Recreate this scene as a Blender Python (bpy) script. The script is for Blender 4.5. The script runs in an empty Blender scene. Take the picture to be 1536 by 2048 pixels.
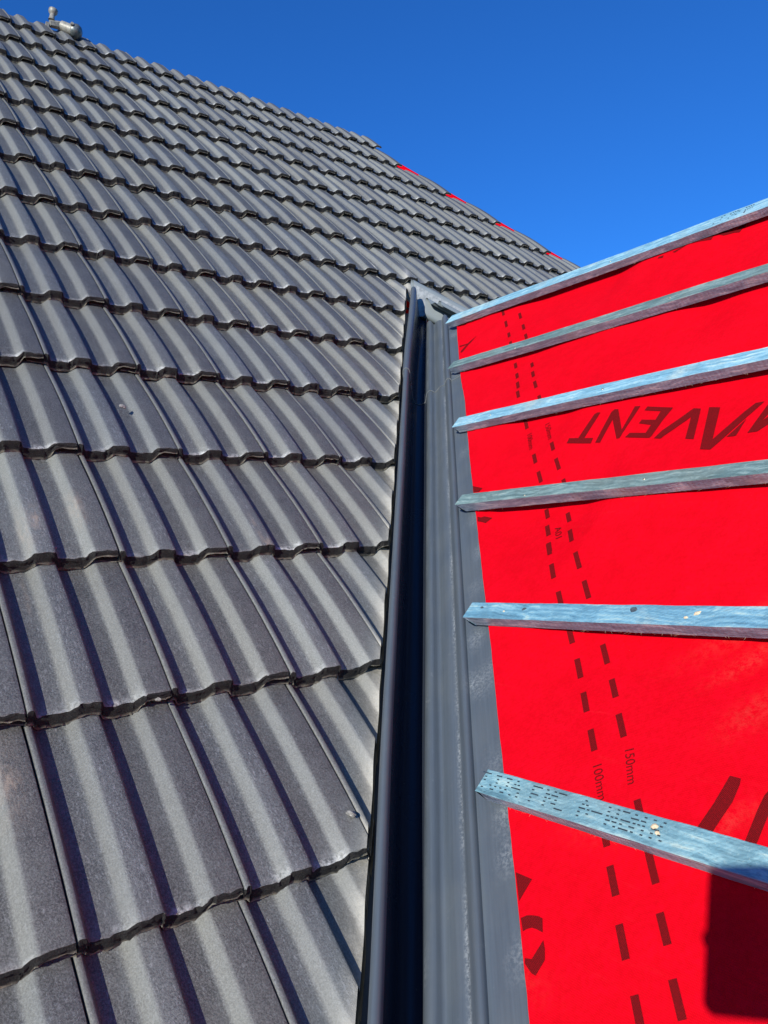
import bpy, bmesh, math, random, json
from mathutils import Vector, Matrix, noise
random.seed(7)
SC = bpy.context.scene
COL = SC.collection
# ------------------------------------------------------------------ frames of the two roof slopes (metres)
PITCH = 0.7907144267091808; CP, SP = math.cos(PITCH), math.sin(PITCH)
W, G = .228, .3415928          # tile cover width and course gauge
ROWV = [-0.0065,0.0012,-0.0042,-0.0115,0.0063,0.0042,0.0,0.0061,0.0113,0.0099,0.0019,-0.0029,-0.0039,-0.0012,-0.0108]
ROWU = [0.0029,0.0052,0.0033,-0.0001,-0.0022,-0.0012,0.0,-0.0052,-0.01,-0.0084,-0.0002,0.0028,0.0035,0.0013,0.0082]
NM = Vector((0, -SP, CP)); UP = Vector((0, CP, SP)); EX = Vector((1, 0, 0))
def main_pt(u, v, h=0): return EX*u + UP*v + NM*h
Q = 0.8080874436733745; CQ, SQ = math.cos(Q), math.sin(Q)
X6, Z6 = 0.5862966422747325, 0.07275550831347594
ND = Vector((-SQ, 0, CQ)); D1C = -0.3736077091189897
def dorm_pt(u, s, h=0): return Vector((X6 + s*CQ - h*SQ, -u, Z6 + s*SQ + h*CQ))
DT = Vector((0.542788, 0.59450337, 0.59325116)).normalized()
E1 = Vector((0.72921589, -0.6842837, 0)); E1 = (E1 - DT*E1.dot(DT)).normalized()
E2 = E1.cross(DT); E2 = E2 if E2.z > 0 else -E2
ORG = Vector((.455, 0, 0))
RIDGE_S = 1.85; RX = X6 + RIDGE_S*CQ                    # ridge of the right hand roof
# the far valley of the same roof, seen just over its ridge
DF = Vector((-.98, CP, SP)).normalized(); F1 = Vector((-CP, -.98, 0)).normalized(); F1 = (F1-DF*F1.dot(DF)).normalized(); F2 = F1.cross(DF); F2 = F2 if F2.z > 0 else -F2
FO = Vector((1.986, 1.559, 1.619)) - F2*.036 - F1*.018
# ------------------------------------------------------------------ helpers
def tag(o, label=None, cat=None, group=None, kind=None):
    if label: o['label'] = label
    if cat: o['category'] = cat
    if group: o['group'] = group
    if kind: o['kind'] = kind
def link(name, me, mats, parent=None):
    o = bpy.data.objects.new(name, me)
    for m in mats:
        if m.name not in [x.name for x in me.materials if x]: me.materials.append(m)
    COL.objects.link(o)
    if parent: o.parent = parent
    return o
def from_bm(name, bm, mats, parent=None, smooth=True, angle=40):
    me = bpy.data.meshes.new(name); bm.normal_update(); bm.to_mesh(me); bm.free()
    if smooth:
        me.shade_smooth()
        try: me.set_sharp_from_angle(angle=math.radians(angle))
        except Exception: pass
    return link(name, me, mats, parent)
def smooth(a, b, x):
    t = max(0, min(1, (x-a)/(b-a))); return t*t*(3-2*t)
def lerp_tab(tab, x):
    if x <= tab[0][0]: return tab[0][1]
    for (a, ya), (b, yb) in zip(tab, tab[1:]):
        if x <= b:
            t = (x-a)/(b-a); t = t*t*(3-2*t); return ya + (yb-ya)*t
    return tab[-1][1]
# ------------------------------------------------------------------ material helpers
class NT:
    def __init__(s, name, rough=.6):
        s.m = bpy.data.materials.new(name); s.m.use_nodes = True; s.t = s.m.node_tree; s.t.nodes.clear()
        s.out = s.n('ShaderNodeOutputMaterial'); s.b = s.n('ShaderNodeBsdfPrincipled'); s.l(s.b.outputs[0], s.out.inputs[0])
        s.b.inputs['Roughness'].default_value = rough
    def n(s, ty, **k):
        x = s.t.nodes.new(ty)
        for a, v in k.items():
            if a in x.inputs: x.inputs[a].default_value = v
            else: setattr(x, a, v)
        return x
    def l(s, a, b): s.t.links.new(a, b)
    def coord(s, kind='Object', scale=(1,1,1), rot=(0,0,0), off=None):
        tc = s.n('ShaderNodeTexCoord'); mp = s.n('ShaderNodeMapping'); mp.inputs['Scale'].default_value = scale; mp.inputs['Rotation'].default_value = rot
        src = tc.outputs[kind]
        if off is not None:
            ad = s.n('ShaderNodeVectorMath', operation='ADD'); s.l(src, ad.inputs[0]); s.l(off, ad.inputs[1]); src = ad.outputs[0]
        s.l(src, mp.inputs[0]); return mp.outputs[0]
    def rnd(s, mul=37.):
        oi = s.n('ShaderNodeObjectInfo'); m = s.n('ShaderNodeMath', operation='MULTIPLY'); m.inputs[1].default_value = mul
        s.l(oi.outputs['Random'], m.inputs[0]); return oi.outputs['Random'], m.outputs[0]
    def noise(s, vec, scale, detail=4, rough=.55, w=None):
        x = s.n('ShaderNodeTexNoise'); x.inputs['Scale'].default_value = scale; x.inputs['Detail'].default_value = detail; x.inputs['Roughness'].default_value = rough
        s.l(vec, x.inputs['Vector']); return x.outputs['Fac']
    def ramp(s, fac, pts):
        r = s.n('ShaderNodeValToRGB'); e = r.color_ramp.elements
        while len(e) < len(pts): e.new(.5)
        for el, (p, c) in zip(e, pts):
            el.position = p; el.color = (*c, 1) if len(c) == 3 else c
        s.l(fac, r.inputs[0]); return r.outputs[0]
    def mix(s, fac, a, b, mode='MIX'):
        x = s.n('ShaderNodeMix', data_type='RGBA', blend_type=mode)
        if isinstance(fac, (int, float)): x.inputs[0].default_value = fac
        else: s.l(fac, x.inputs[0])
        for i, c in ((6, a), (7, b)):
            if isinstance(c, tuple): x.inputs[i].default_value = (*c, 1)
            else: s.l(c, x.inputs[i])
        return x.outputs[2]
    def math(s, op, a, b=None, c=None):
        x = s.n('ShaderNodeMath', operation=op)
        for i, v in enumerate((a, b, c)):
            if v is None: continue
            if isinstance(v, (int, float)): x.inputs[i].default_value = v
            else: s.l(v, x.inputs[i])
        return x.outputs[0]
    def attr(s, name): return s.n('ShaderNodeAttribute', attribute_name=name).outputs['Fac']
    def bump(s, h, strength=.3, dist=.001, prev=None):
        x = s.n('ShaderNodeBump'); x.inputs['Strength'].default_value = strength; x.inputs['Distance'].default_value = dist
        s.l(h, x.inputs['Height'])
        if prev is not None: s.l(prev, x.inputs['Normal'])
        s.l(x.outputs[0], s.b.inputs['Normal']); return x.outputs[0]
def g3(v): return (v, v, v)
# --- concrete tile face
def mat_tile():
    m = NT('tile_face', .5); r, ro = m.rnd()
    cmb = m.n('ShaderNodeCombineXYZ'); m.l(ro, cmb.inputs[0]); m.l(ro, cmb.inputs[1])
    v = m.coord('Object', off=cmb.outputs[0])
    fine = m.noise(v, 900, 3, .7); mid = m.noise(v, 130, 5, .65); big = m.noise(v, 14, 4, .6)
    vs = m.coord('Object', (1, .22, 1), (0, 0, .6), off=cmb.outputs[0]); streak = m.noise(vs, 330, 3, .6)
    tone = m.attr('tone')     # 0 brownish matt roll .. 1 bluish roll
    grain = m.noise(v, 360, 5, .85); patch = m.noise(m.coord('Object', (1, .5, 1), off=cmb.outputs[0]), 32, 6, .7)
    c = m.mix(tone, (.060, .059, .054), (.098, .104, .104))
    c = m.mix(m.ramp(patch, [(.36, g3(0)), (.66, g3(1))]), c, m.mix(tone, (.086, .084, .077), (.140, .148, .147)))
    c = m.mix(m.math('MULTIPLY', m.ramp(grain, [(.47, g3(0)), (.66, g3(1))]), .70), c, (.25, .255, .25))
    c = m.mix(m.math('MULTIPLY', m.ramp(streak, [(.56, g3(0)), (.68, g3(1))]), m.math('MULTIPLY_ADD', tone, .55, .22)), c, (.30, .31, .32))
    c = m.mix(m.math('MULTIPLY', m.ramp(grain, [(.36, g3(1)), (.50, g3(0))]), .80), c, (.030, .030, .029))
    c = m.mix(m.math('MULTIPLY', m.ramp(big, [(.45, g3(0)), (.7, g3(1))]), .30), c, (.155, .16, .15))
    c = m.mix(m.math('MULTIPLY', m.attr('arris'), m.math('MULTIPLY_ADD', grain, .6, .15)), c, (.27, .275, .25))  # sunlit look of the roll slopes, painted in as a paler colour
    tint = m.ramp(r, [(0, (.80, .81, .84)), (.3, (1.06, 1.04, .98)), (.6, (.92, .94, .96)), (1, (1.20, 1.20, 1.15))])
    c = m.mix(1.0, c, tint, 'MULTIPLY')
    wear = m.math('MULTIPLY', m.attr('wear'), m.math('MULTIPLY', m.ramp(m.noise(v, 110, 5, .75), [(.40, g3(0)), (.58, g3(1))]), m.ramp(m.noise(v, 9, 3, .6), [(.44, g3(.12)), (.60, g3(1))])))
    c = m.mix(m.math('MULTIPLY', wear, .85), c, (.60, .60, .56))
    dust = m.math('MULTIPLY', m.attr('dust'), m.math('MULTIPLY_ADD', mid, 1.0, .25)); dust = m.math('MINIMUM', dust, .85)
    c = m.mix(dust, c, (.50, .47, .40))
    st = m.math('MULTIPLY', m.attr('stain'), m.ramp(m.noise(m.coord('Object', (1, .35, 1)), 120, 5, .7), [(.36, g3(0)), (.6, g3(1))]))
    c = m.mix(m.math('MULTIPLY', st, .6), c, (.42, .33, .24))
    m.l(c, m.b.inputs['Base Color'])
    rg = m.math('MULTIPLY_ADD', mid, .28, .33); m.l(rg, m.b.inputs['Roughness'])
    h = m.math('ADD', m.math('MULTIPLY', grain, 1.0), m.math('MULTIPLY', mid, .8))
    m.bump(h, .75, .0016); m.b.inputs['Specular IOR Level'].default_value = .62
    return m.m
def mat_tile_edge():
    m = NT('tile_broken_edge', .95); v = m.coord('Object')
    a = m.noise(v, 380, 6, .8); b = m.noise(v, 70, 4, .6)
    c = m.ramp(a, [(.30, (.006, .0055, .005)), (.50, (.016, .015, .014)), (.62, (.042, .039, .034)), (.74, (.20, .18, .14))])
    c = m.mix(m.attr('rim'), c, m.mix(b, (.12, .11, .085), (.55, .50, .38)))
    m.l(c, m.b.inputs['Base Color']); m.bump(m.math('ADD', a, b), 1.0, .004); return m.m
def mat_red():
    m = NT('red_membrane', .72); v = m.coord('Generated')
    v = m.coord('Object')
    big = m.noise(v, 4, 4, .6); mid = m.noise(v, 30, 5, .6)
    c = m.mix(m.ramp(mid, [(.3, g3(0)), (.75, g3(1))]), (.62, .0002, .007), (.71, .0004, .011))
    c = m.mix(m.math('MULTIPLY', m.ramp(big, [(.5, g3(0)), (.75, g3(1))]), .5), c, (.76, .002, .014))
    vs = m.coord('Object', (1, .12, 1), (0, 0, .9)); sc = m.noise(vs, 26, 6, .75)
    sm = m.math('MULTIPLY', m.ramp(sc, [(.60, g3(0)), (.78, g3(1))]), m.ramp(m.noise(v, 3.1, 2, .5), [(.47, g3(0)), (.62, g3(1))]))
    c = m.mix(m.math('MULTIPLY', sm, .12), c, (.85, .08, .08))
    c = m.mix(m.math('MULTIPLY', m.ramp(m.noise(v, 150, 4, .7), [(.40, g3(0)), (.62, g3(1))]), .55), c, (.55, .0003, .004))
    dirt = m.math('MULTIPLY', m.attr('scuff'), m.ramp(m.noise(m.coord('Object', (1, 1, 1)), 90, 6, .8), [(.42, g3(0)), (.62, g3(1))]))
    c = m.mix(m.math('MULTIPLY', dirt, .20), c, (.66, .17, .11))
    w1 = m.n('ShaderNodeTexWave', wave_type='BANDS', bands_direction='X'); w1.inputs['Scale'].default_value = 170
    w2 = m.n('ShaderNodeTexWave', wave_type='BANDS', bands_direction='Y'); w2.inputs['Scale'].default_value = 120
    uv = m.coord('UV'); m.l(uv, w1.inputs['Vector']); m.l(uv, w2.inputs['Vector'])
    wv = m.math('MULTIPLY', w1.outputs['Fac'], w2.outputs['Fac'])
    c = m.mix(m.math('MULTIPLY', wv, .22), c, (.9, .015, .03))
    m.l(c, m.b.inputs['Base Color'])
    h = m.math('ADD', m.math('MULTIPLY', wv, .35), m.math('MULTIPLY', mid, 1.6)); h = m.math('ADD', h, m.math('MULTIPLY', m.noise(m.coord('Object', (1, 1, 1)), 11, 3, .6), 5.0)); m.bump(h, .6, .0012)
    m.b.inputs['Specular IOR Level'].default_value = .04
    return m.m
def mat_print():
    m = NT('membrane_print', .8); uv = m.coord('UV', rot=(0, 0, .55))
    w1 = m.n('ShaderNodeTexWave', wave_type='BANDS', bands_direction='X'); w1.inputs['Scale'].default_value = 150
    w2 = m.n('ShaderNodeTexWave', wave_type='BANDS', bands_direction='Y'); w2.inputs['Scale'].default_value = 150
    m.l(uv, w1.inputs['Vector']); m.l(uv, w2.inputs['Vector'])
    wv = m.math('MULTIPLY', w1.outputs['Fac'], w2.outputs['Fac'])
    n = m.noise(m.coord('Object'), 700, 3, .7)
    f = m.math('ADD', m.math('MULTIPLY', wv, .55), m.math('MULTIPLY', m.ramp(n, [(.45, g3(0)), (.7, g3(1))]), .35))
    c = m.mix(f, (.075, .005, .006), (.42, .006, .010)); m.l(c, m.b.inputs['Base Color']); m.b.inputs['Specular IOR Level'].default_value = .03; return m.m
def mat_wood(name, cols, side=False, tan=.25, seed=0.):
    m = NT(name, .75); v = m.coord('Object', (14, .8, 14)); v2 = m.coord('Object', (1, 1, 1))
    mp = v.node; mp.inputs['Location'].default_value = (seed, seed*1.7, seed*.3)
    v2.node.inputs['Location'].default_value = (seed, seed*1.7, seed*.3)
    ds = m.n('ShaderNodeVectorMath', operation='MULTIPLY_ADD'); nz = m.n('ShaderNodeTexNoise'); nz.inputs['Scale'].default_value = 9; nz.inputs['Detail'].default_value = 3
    m.l(v2, nz.inputs['Vector']); m.l(nz.outputs['Color'], ds.inputs[0]); ds.inputs[1].default_value = (.45, .45, .45); m.l(v, ds.inputs[2])
    g = m.noise(ds.outputs[0], 9, 6, .62); gf = m.noise(ds.outputs[0], 34, 5, .65); b = m.noise(v2, 6, 4, .6); sp = m.noise(v2, 240, 4, .75)
    c = m.ramp(g, [(.32, cols[0]), (.47, cols[1]), (.58, cols[2]), (.70, cols[3])])
    c = m.mix(m.math('MULTIPLY', m.ramp(b, [(.52, g3(0)), (.68, g3(1))]), tan), c, cols[4])
    c = m.mix(m.math('MULTIPLY', m.ramp(gf, [(.32, g3(1)), (.45, g3(0))]), .55), c, cols[5])
    b2 = m.noise(v2, 17, 5, .7); c = m.mix(m.math('MULTIPLY', m.ramp(b2, [(.48, g3(0)), (.62, g3(1))]), .55), c, tuple(x*.72 for x in cols[1]))
    c = m.mix(m.math('MULTIPLY', m.ramp(sp, [(.58, g3(0)), (.72, g3(1))]), .45), c, cols[3])
    m.l(c, m.b.inputs['Base Color'])
    # saw marks across the grain
    sw = m.n('ShaderNodeTexWave', wave_type='BANDS', bands_direction='DIAGONAL'); sw.inputs['Scale'].default_value = 60; sw.inputs['Distortion'].default_value = 3
    m.l(v2, sw.inputs['Vector'])
    h = m.math('ADD', m.math('ADD', gf, m.math('MULTIPLY', sw.outputs['Fac'], .25)), m.math('MULTIPLY', sp, .9)); m.bump(h, .7, .0016 if side else .0011)
    return m.m
def mat_simple(name, col, rough=.6, col2=None, scale=60, bump=.2, dist=.001, metal=0, thr=(.4, .65), spec=.5):
    m = NT(name, rough); v = m.coord('Object'); n = m.noise(v, scale, 5, .65)
    c = m.mix(m.ramp(n, [(thr[0], g3(0)), (thr[1], g3(1))]), col, col2 or tuple(min(1, x*1.5) for x in col))
    m.l(c, m.b.inputs['Base Color']); m.bump(n, bump, dist); m.b.inputs['Metallic'].default_value = metal
    m.b.inputs['Specular IOR Level'].default_value = spec; return m.m
def mat_trough(name, base, dustc, dust=.5, rough=.42):
    m = NT(name, rough); v = m.coord('Object'); big = m.noise(v, 9, 5, .6); fine = m.noise(v, 420, 4, .75)
    vl = m.coord('UV', (60, 1.4, 1)); st = m.noise(vl, 3.0, 6, .7); sc = m.noise(m.coord('Object', (1, 1, 1)), 38, 7, .8)
    c = m.mix(m.ramp(st, [(.35, g3(0)), (.7, g3(1))]), base, tuple(x*1.28 for x in base))
    c = m.mix(m.math('MULTIPLY', m.ramp(big, [(.45, g3(0)), (.75, g3(1))]), .55*dust), c, dustc)
    c = m.mix(m.math('MULTIPLY', m.ramp(sc, [(.62, g3(0)), (.74, g3(1))]), .45*dust), c, (.32, .33, .31))
    c = m.mix(m.math('MULTIPLY', m.ramp(fine, [(.70, g3(0)), (.78, g3(1))]), .6*dust), c, (.45, .46, .45))
    pd = m.math('MULTIPLY', m.attr('powder'), m.ramp(m.noise(v, 190, 6, .8), [(.44, g3(0)), (.60, g3(1))]))
    c = m.mix(m.math('MULTIPLY', pd, .75), c, (.55, .57, .55))
    m.l(c, m.b.inputs['Base Color'])
    rg = m.math('MULTIPLY_ADD', big, .30, rough-.12); m.l(rg, m.b.inputs['Roughness']); m.bump(m.math('ADD', m.math('MULTIPLY', st, .6), big), .10, .0015)
    return m.m
M_TILE = mat_tile(); M_EDGE = mat_tile_edge(); M_RED = mat_red(); M_PRINT = mat_print()
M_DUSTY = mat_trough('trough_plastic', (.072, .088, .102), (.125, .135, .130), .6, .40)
M_CLEAN_SHADED = mat_trough('trough_glossy_shaded', (.022, .028, .040), (.03, .035, .045), .05, .22); M_CLEAN_SHADED.node_tree.nodes['Principled BSDF'].inputs['Specular IOR Level'].default_value = .28  # clean gloss of the slot, its shade painted in with a darker base
M_CUT = mat_simple('trough_cut_edge', (.20, .22, .23), .6, (.34, .36, .36))
M_GALV = mat_trough('weathered_trough_sheet', (.16, .19, .205), (.24, .26, .26), .35, .55)
M_DECK = mat_simple('roof_timber', (.05, .035, .02), .9)
M_BLACK = mat_simple('stamp_ink', (.012, .018, .03), .8, (.03, .05, .07))
M_NAIL = mat_simple('galvanised_nail', (.5, .42, .25), .35, (.75, .68, .5), 200, metal=.8)
M_SPLINT = mat_simple('raw_splinter', (.55, .42, .25), .8, (.75, .65, .45), 300, bump=.5)
M_KNOT = mat_simple('wood_knot', (.035, .055, .07), .7, (.10, .13, .14), 220, bump=.5)
M_STONE = mat_simple('mortar_crumb', (.20, .19, .17), .9, (.42, .40, .36), 260, bump=1, dist=.002)
M_FIT = mat_simple('weathered_metal', (.34, .33, .28), .5, (.17, .16, .13), 45, bump=.3, metal=.15)
M_FITD = mat_simple('dark_metal', (.10, .12, .12), .4, (.20, .22, .21), 60, metal=.4)
M_GROUND = mat_simple('ground_grass', (.05, .07, .03), .95, (.09, .09, .05), 3)
M_PHONE = mat_simple('phone_shell', (.015, .015, .018), .3)
DATA = json.loads('''{"polys":{"T":[[-0.2012,0.9012],[-0.2017,0.9184],[-0.1724,0.9139],[-0.1645,0.9974],[-0.1572,1.0014],[-0.1483,0.9997],[-0.1536,0.9111],[-0.1264,0.9067],[-0.1245,0.8887]],"N":[[-0.1117,0.8885],[-0.1136,0.9937],[-0.1076,1.002],[-0.0966,0.9993],[-0.0521,0.9199],[-0.0507,0.9985],[-0.0353,0.997],[-0.0443,0.9067],[-0.0455,0.891],[-0.0535,0.8903],[-0.0964,0.9628],[-0.0967,0.8856]],"E":[[-0.0172,0.9782],[-0.0145,0.9909],[0.0574,0.9715],[0.0498,0.9355],[0.0431,0.8784],[0.0402,0.8731],[-0.0307,0.8907],[-0.0237,0.9035],[0.022,0.8938],[0.024,0.9201],[-0.0123,0.9329],[-0.0103,0.9451],[0.0287,0.9359],[0.0296,0.9653]],"V":[[0.054,0.8682],[0.0641,0.8914],[0.1126,0.956],[0.1313,0.9504],[0.1551,0.8457],[0.1345,0.8513],[0.1178,0.9259],[0.0767,0.8704],[0.0722,0.8632]],"A":[[0.1821,0.8108],[0.15,0.9504],[0.1767,0.9439],[0.1986,0.8384],[0.2371,0.9135],[0.2528,0.9393],[0.2706,0.9396],[0.2573,0.9115],[0.2083,0.8128],[0.2047,0.8066]],"A2":[[0.2265,0.8406],[0.2502,0.89],[0.2458,0.8415],[0.2414,0.8401]],"M":[[0.2675,0.8443],[0.2825,0.9344],[0.2955,0.9471],[0.3099,0.9431],[0.2853,0.8758],[0.2961,0.8889],[0.3185,0.9128],[0.3251,0.8896],[0.3036,0.8638],[0.2863,0.8445]],"f0":[[-0.2811,1.7159],[-0.2803,1.7234],[-0.2628,1.7216],[-0.2616,1.7091]],"f1":[[-0.2332,1.7207],[-0.2043,1.7297],[-0.1986,1.7538],[-0.187,1.7489],[-0.1879,1.7319],[-0.2226,1.7128]],"f2":[[-0.1758,1.7288],[-0.1711,1.7454],[-0.128,1.7315],[-0.1248,1.7488],[-0.1068,1.7436],[-0.1099,1.7131],[-0.1513,1.7241]],"f3":[[-0.0926,1.7293],[-0.0951,1.7429],[-0.0781,1.7432],[-0.0708,1.7349],[-0.0461,1.731],[-0.0404,1.7538],[-0.0235,1.7487],[-0.0321,1.7148],[-0.047,1.7203],[-0.0755,1.7189]],"l1":[[-1.0076,1.5249],[-1.0155,1.5388],[-1.0135,1.5963],[-0.9972,1.6281],[-1.0044,1.5778],[-1.0002,1.5315]],"l2":[[-1.0519,1.5812],[-1.0103,1.5863],[-1.0073,1.577],[-1.0456,1.5721]],"g1":[[-0.4497,0.7798],[-0.4048,0.7706],[-0.4063,0.7553],[-0.4269,0.7536]],"g2":[[-0.354,0.6664],[-0.3479,0.6644],[-0.3377,0.6608],[-0.3301,0.666],[-0.308,0.6654],[-0.3119,0.6428],[-0.3393,0.6478]],"h1":[[0.2257,-0.0834],[0.2566,-0.0839],[0.2524,-0.1177]],"h2":[[0.2669,-0.1367],[0.2743,-0.1303],[0.2833,-0.127],[0.293,-0.125],[0.2987,-0.1257],[0.308,-0.1414],[0.2977,-0.141],[0.2897,-0.1419],[0.2834,-0.146],[0.2791,-0.1509]],"h3":[[0.3136,-0.1499],[0.3208,-0.1584],[0.3274,-0.1703],[0.327,-0.1756],[0.3245,-0.1921],[0.3176,-0.1917],[0.3028,-0.1854],[0.2994,-0.1795],[0.3095,-0.1767]],"s1":[[0.4547,0.0442],[0.4572,0.0567],[0.4651,0.0896],[0.4697,0.1167],[0.4723,0.1339],[0.4873,0.1333],[0.4889,0.1251],[0.4886,0.1118],[0.4879,0.0992],[0.4829,0.0778],[0.4756,0.044]],"s2":[[0.5188,0.0486],[0.5196,0.0582],[0.5208,0.0972],[0.5229,0.1175],[0.5307,0.1388],[0.5434,0.1383],[0.5359,0.1081],[0.535,0.0817],[0.5333,0.0463]]},"dash":[[-0.9539,1.7673,-0.9212,1.7199],[-0.8825,1.673,-0.8518,1.6267],[-0.8118,1.5797,-0.7889,1.5457],[-0.7611,1.5106,-0.7356,1.4735],[-0.6531,1.3649,-0.6315,1.3322],[-0.6068,1.2992,-0.586,1.2681],[-0.8334,1.7011,-0.8044,1.6569],[-0.7611,1.606,-0.7346,1.5661],[-0.7055,1.5308,-0.6835,1.4976],[-0.5679,1.3377,-0.5502,1.3102],[-0.5294,1.2806,-0.5081,1.2471],[-0.5695,1.2432,-0.5421,1.2058],[-0.5339,1.1891,-0.5083,1.1518],[-0.487,1.2203,-0.4624,1.1856],[-0.4315,1.1464,-0.4118,1.1185],[-0.468,1.0881,-0.4262,1.047],[-0.4242,1.0458,-0.3939,1.0021],[-0.2992,0.8843,-0.2754,0.8486],[-0.2482,0.8173,-0.2233,0.7799],[-0.26,0.9197,-0.2376,0.8859],[-0.211,0.8546,-0.1858,0.8153],[-0.1564,0.7828,-0.1368,0.7539],[-0.1562,0.6886,-0.1362,0.6573],[-0.1213,0.6328,-0.099,0.5988],[-0.0821,0.5736,-0.0652,0.5502],[-0.0823,0.6682,-0.0634,0.6383],[-0.0453,0.6125,-0.0204,0.5739],[-0.0808,0.5736,-0.0607,0.5381],[-0.0366,0.5105,-0.0085,0.4711],[0.0196,0.4384,0.0488,0.3991],[0.0855,0.3586,0.1095,0.3246],[0.1345,0.2945,0.1615,0.2565],[0.1831,0.229,0.208,0.1928],[0.2328,0.1623,0.2581,0.1278],[0.0092,0.5407,0.0399,0.4995],[0.0656,0.4686,0.0951,0.4279],[0.1709,0.3298,0.1987,0.2922],[0.2225,0.263,0.2449,0.2287],[0.2668,0.1994,0.2944,0.1607],[0.3627,-0.0291,0.3852,-0.0639],[0.4058,-0.0936,0.4296,-0.1293],[0.4555,-0.1603,0.4764,-0.1887],[0.3589,0.0692,0.3889,0.0296],[0.4027,0.0096,0.4313,-0.0322],[0.4511,-0.0626,0.4722,-0.0953],[0.4925,-0.1264,0.5162,-0.1618],[0.3307,0.0148,0.3419,-0.0008]],"txt":[["150mm",-0.3233,1.0049,-0.2739,0.9373],["100mm",-0.3685,0.975,-0.3212,0.9085],["A01",-0.0867,0.6249,-0.0636,0.5895],["150mm",0.3133,0.1424,0.3419,0.0908],["100mm",0.2743,0.1058,0.3086,0.056]],"edge":[[-1.1889,1.7632],[-1.1267,1.6823],[-0.86,1.3315],[-0.7521,1.2016],[-0.5054,0.8685],[-0.2885,0.5835],[-0.0655,0.2977],[0.0499,0.1453],[0.1339,0.0373],[0.251,-0.1152],[0.3462,-0.2414]],"bat":[[-1.2327,1.7552,0.0596,1.7245],[-0.9556,1.3865,0.1639,1.3752],[-0.6812,1.0298,0.2687,1.0245],[-0.4214,0.683,0.3702,0.6845],[-0.1567,0.3396,0.469,0.354],[0.1037,0.0029,0.5743,0.0015]]}''')
# ------------------------------------------------------------------ concrete interlocking tiles
T = .027
TOP = [(-36,-19.5),(-34.5,-17.5),(-20,-17),(-3.5,-17),(-.6,-16.5),(.4,-11),(.9,-3),(1.5,-.8),(2.6,0),(5.5,.25),(9,0),(11.3,-1.2),(13.2,-4),(15,-9),(16.6,-12.2),(19,-13.6),(24,-14),(33,-14.1),
 (42,-14.1),(50,-14),(57,-13.9),(61,-13.3),(64.5,-11.0),(70,-6.2),(75.5,-1.6),(78.5,-.3),(82,.0),(91,.25),(98,.3),(105,.2),(110,-.1),(112.6,-1.3),(114.6,-4.2),(116.6,-9.5),(118.4,-12.4),(121,-13.6),(126,-14),
 (136,-14.1),(147,-14.1),(156,-14),(162,-13.8),(165.5,-13.1),(168.5,-11.0),(174,-6.2),(179.5,-1.6),(182.5,-.3),(186,0),(196,.3),(206,.35),(216,.2),(223,.0),(225.6,-.5),(226.6,-1.6)]
BOT = [(226.8,-11.5),(223,-12),(214,-12),(204,-12),(192,-12),(186,-13.5),(181,-19),(178,-26),(172,-33.5),(166,-37.5),(158,-38.3),(146,-38.3),(134,-38.3),(125,-38),(119,-36.5),(114.5,-30),(111,-25.2),(104,-24.3),
 (94,-24.2),(84,-24.4),(78,-26.5),(70,-32.5),(62,-37.4),(54,-38.3),(42,-38.3),(30,-38.3),(22,-37.8),(16.5,-35),(12.5,-28),(9,-24.8),(0,-24.4),(-12,-24.4),(-26,-24.4),(-36,-24.4)]
YS = [0, .0022, .006, .014, .03, .06, .10, .15, .20, .25, .30, .345, .40]
def camber(y): t = y/G; return -T*t + .0055*4*max(0, t)*(1-t)
def tone_at(x):
    if x < 14: return .25
    return .62*smooth(18, 40, x)*(1-smooth(56, 66, x)) + 1.0*smooth(62, 86, x)*(1-smooth(110, 118, x)) + .18*smooth(116, 124, x)
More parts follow.
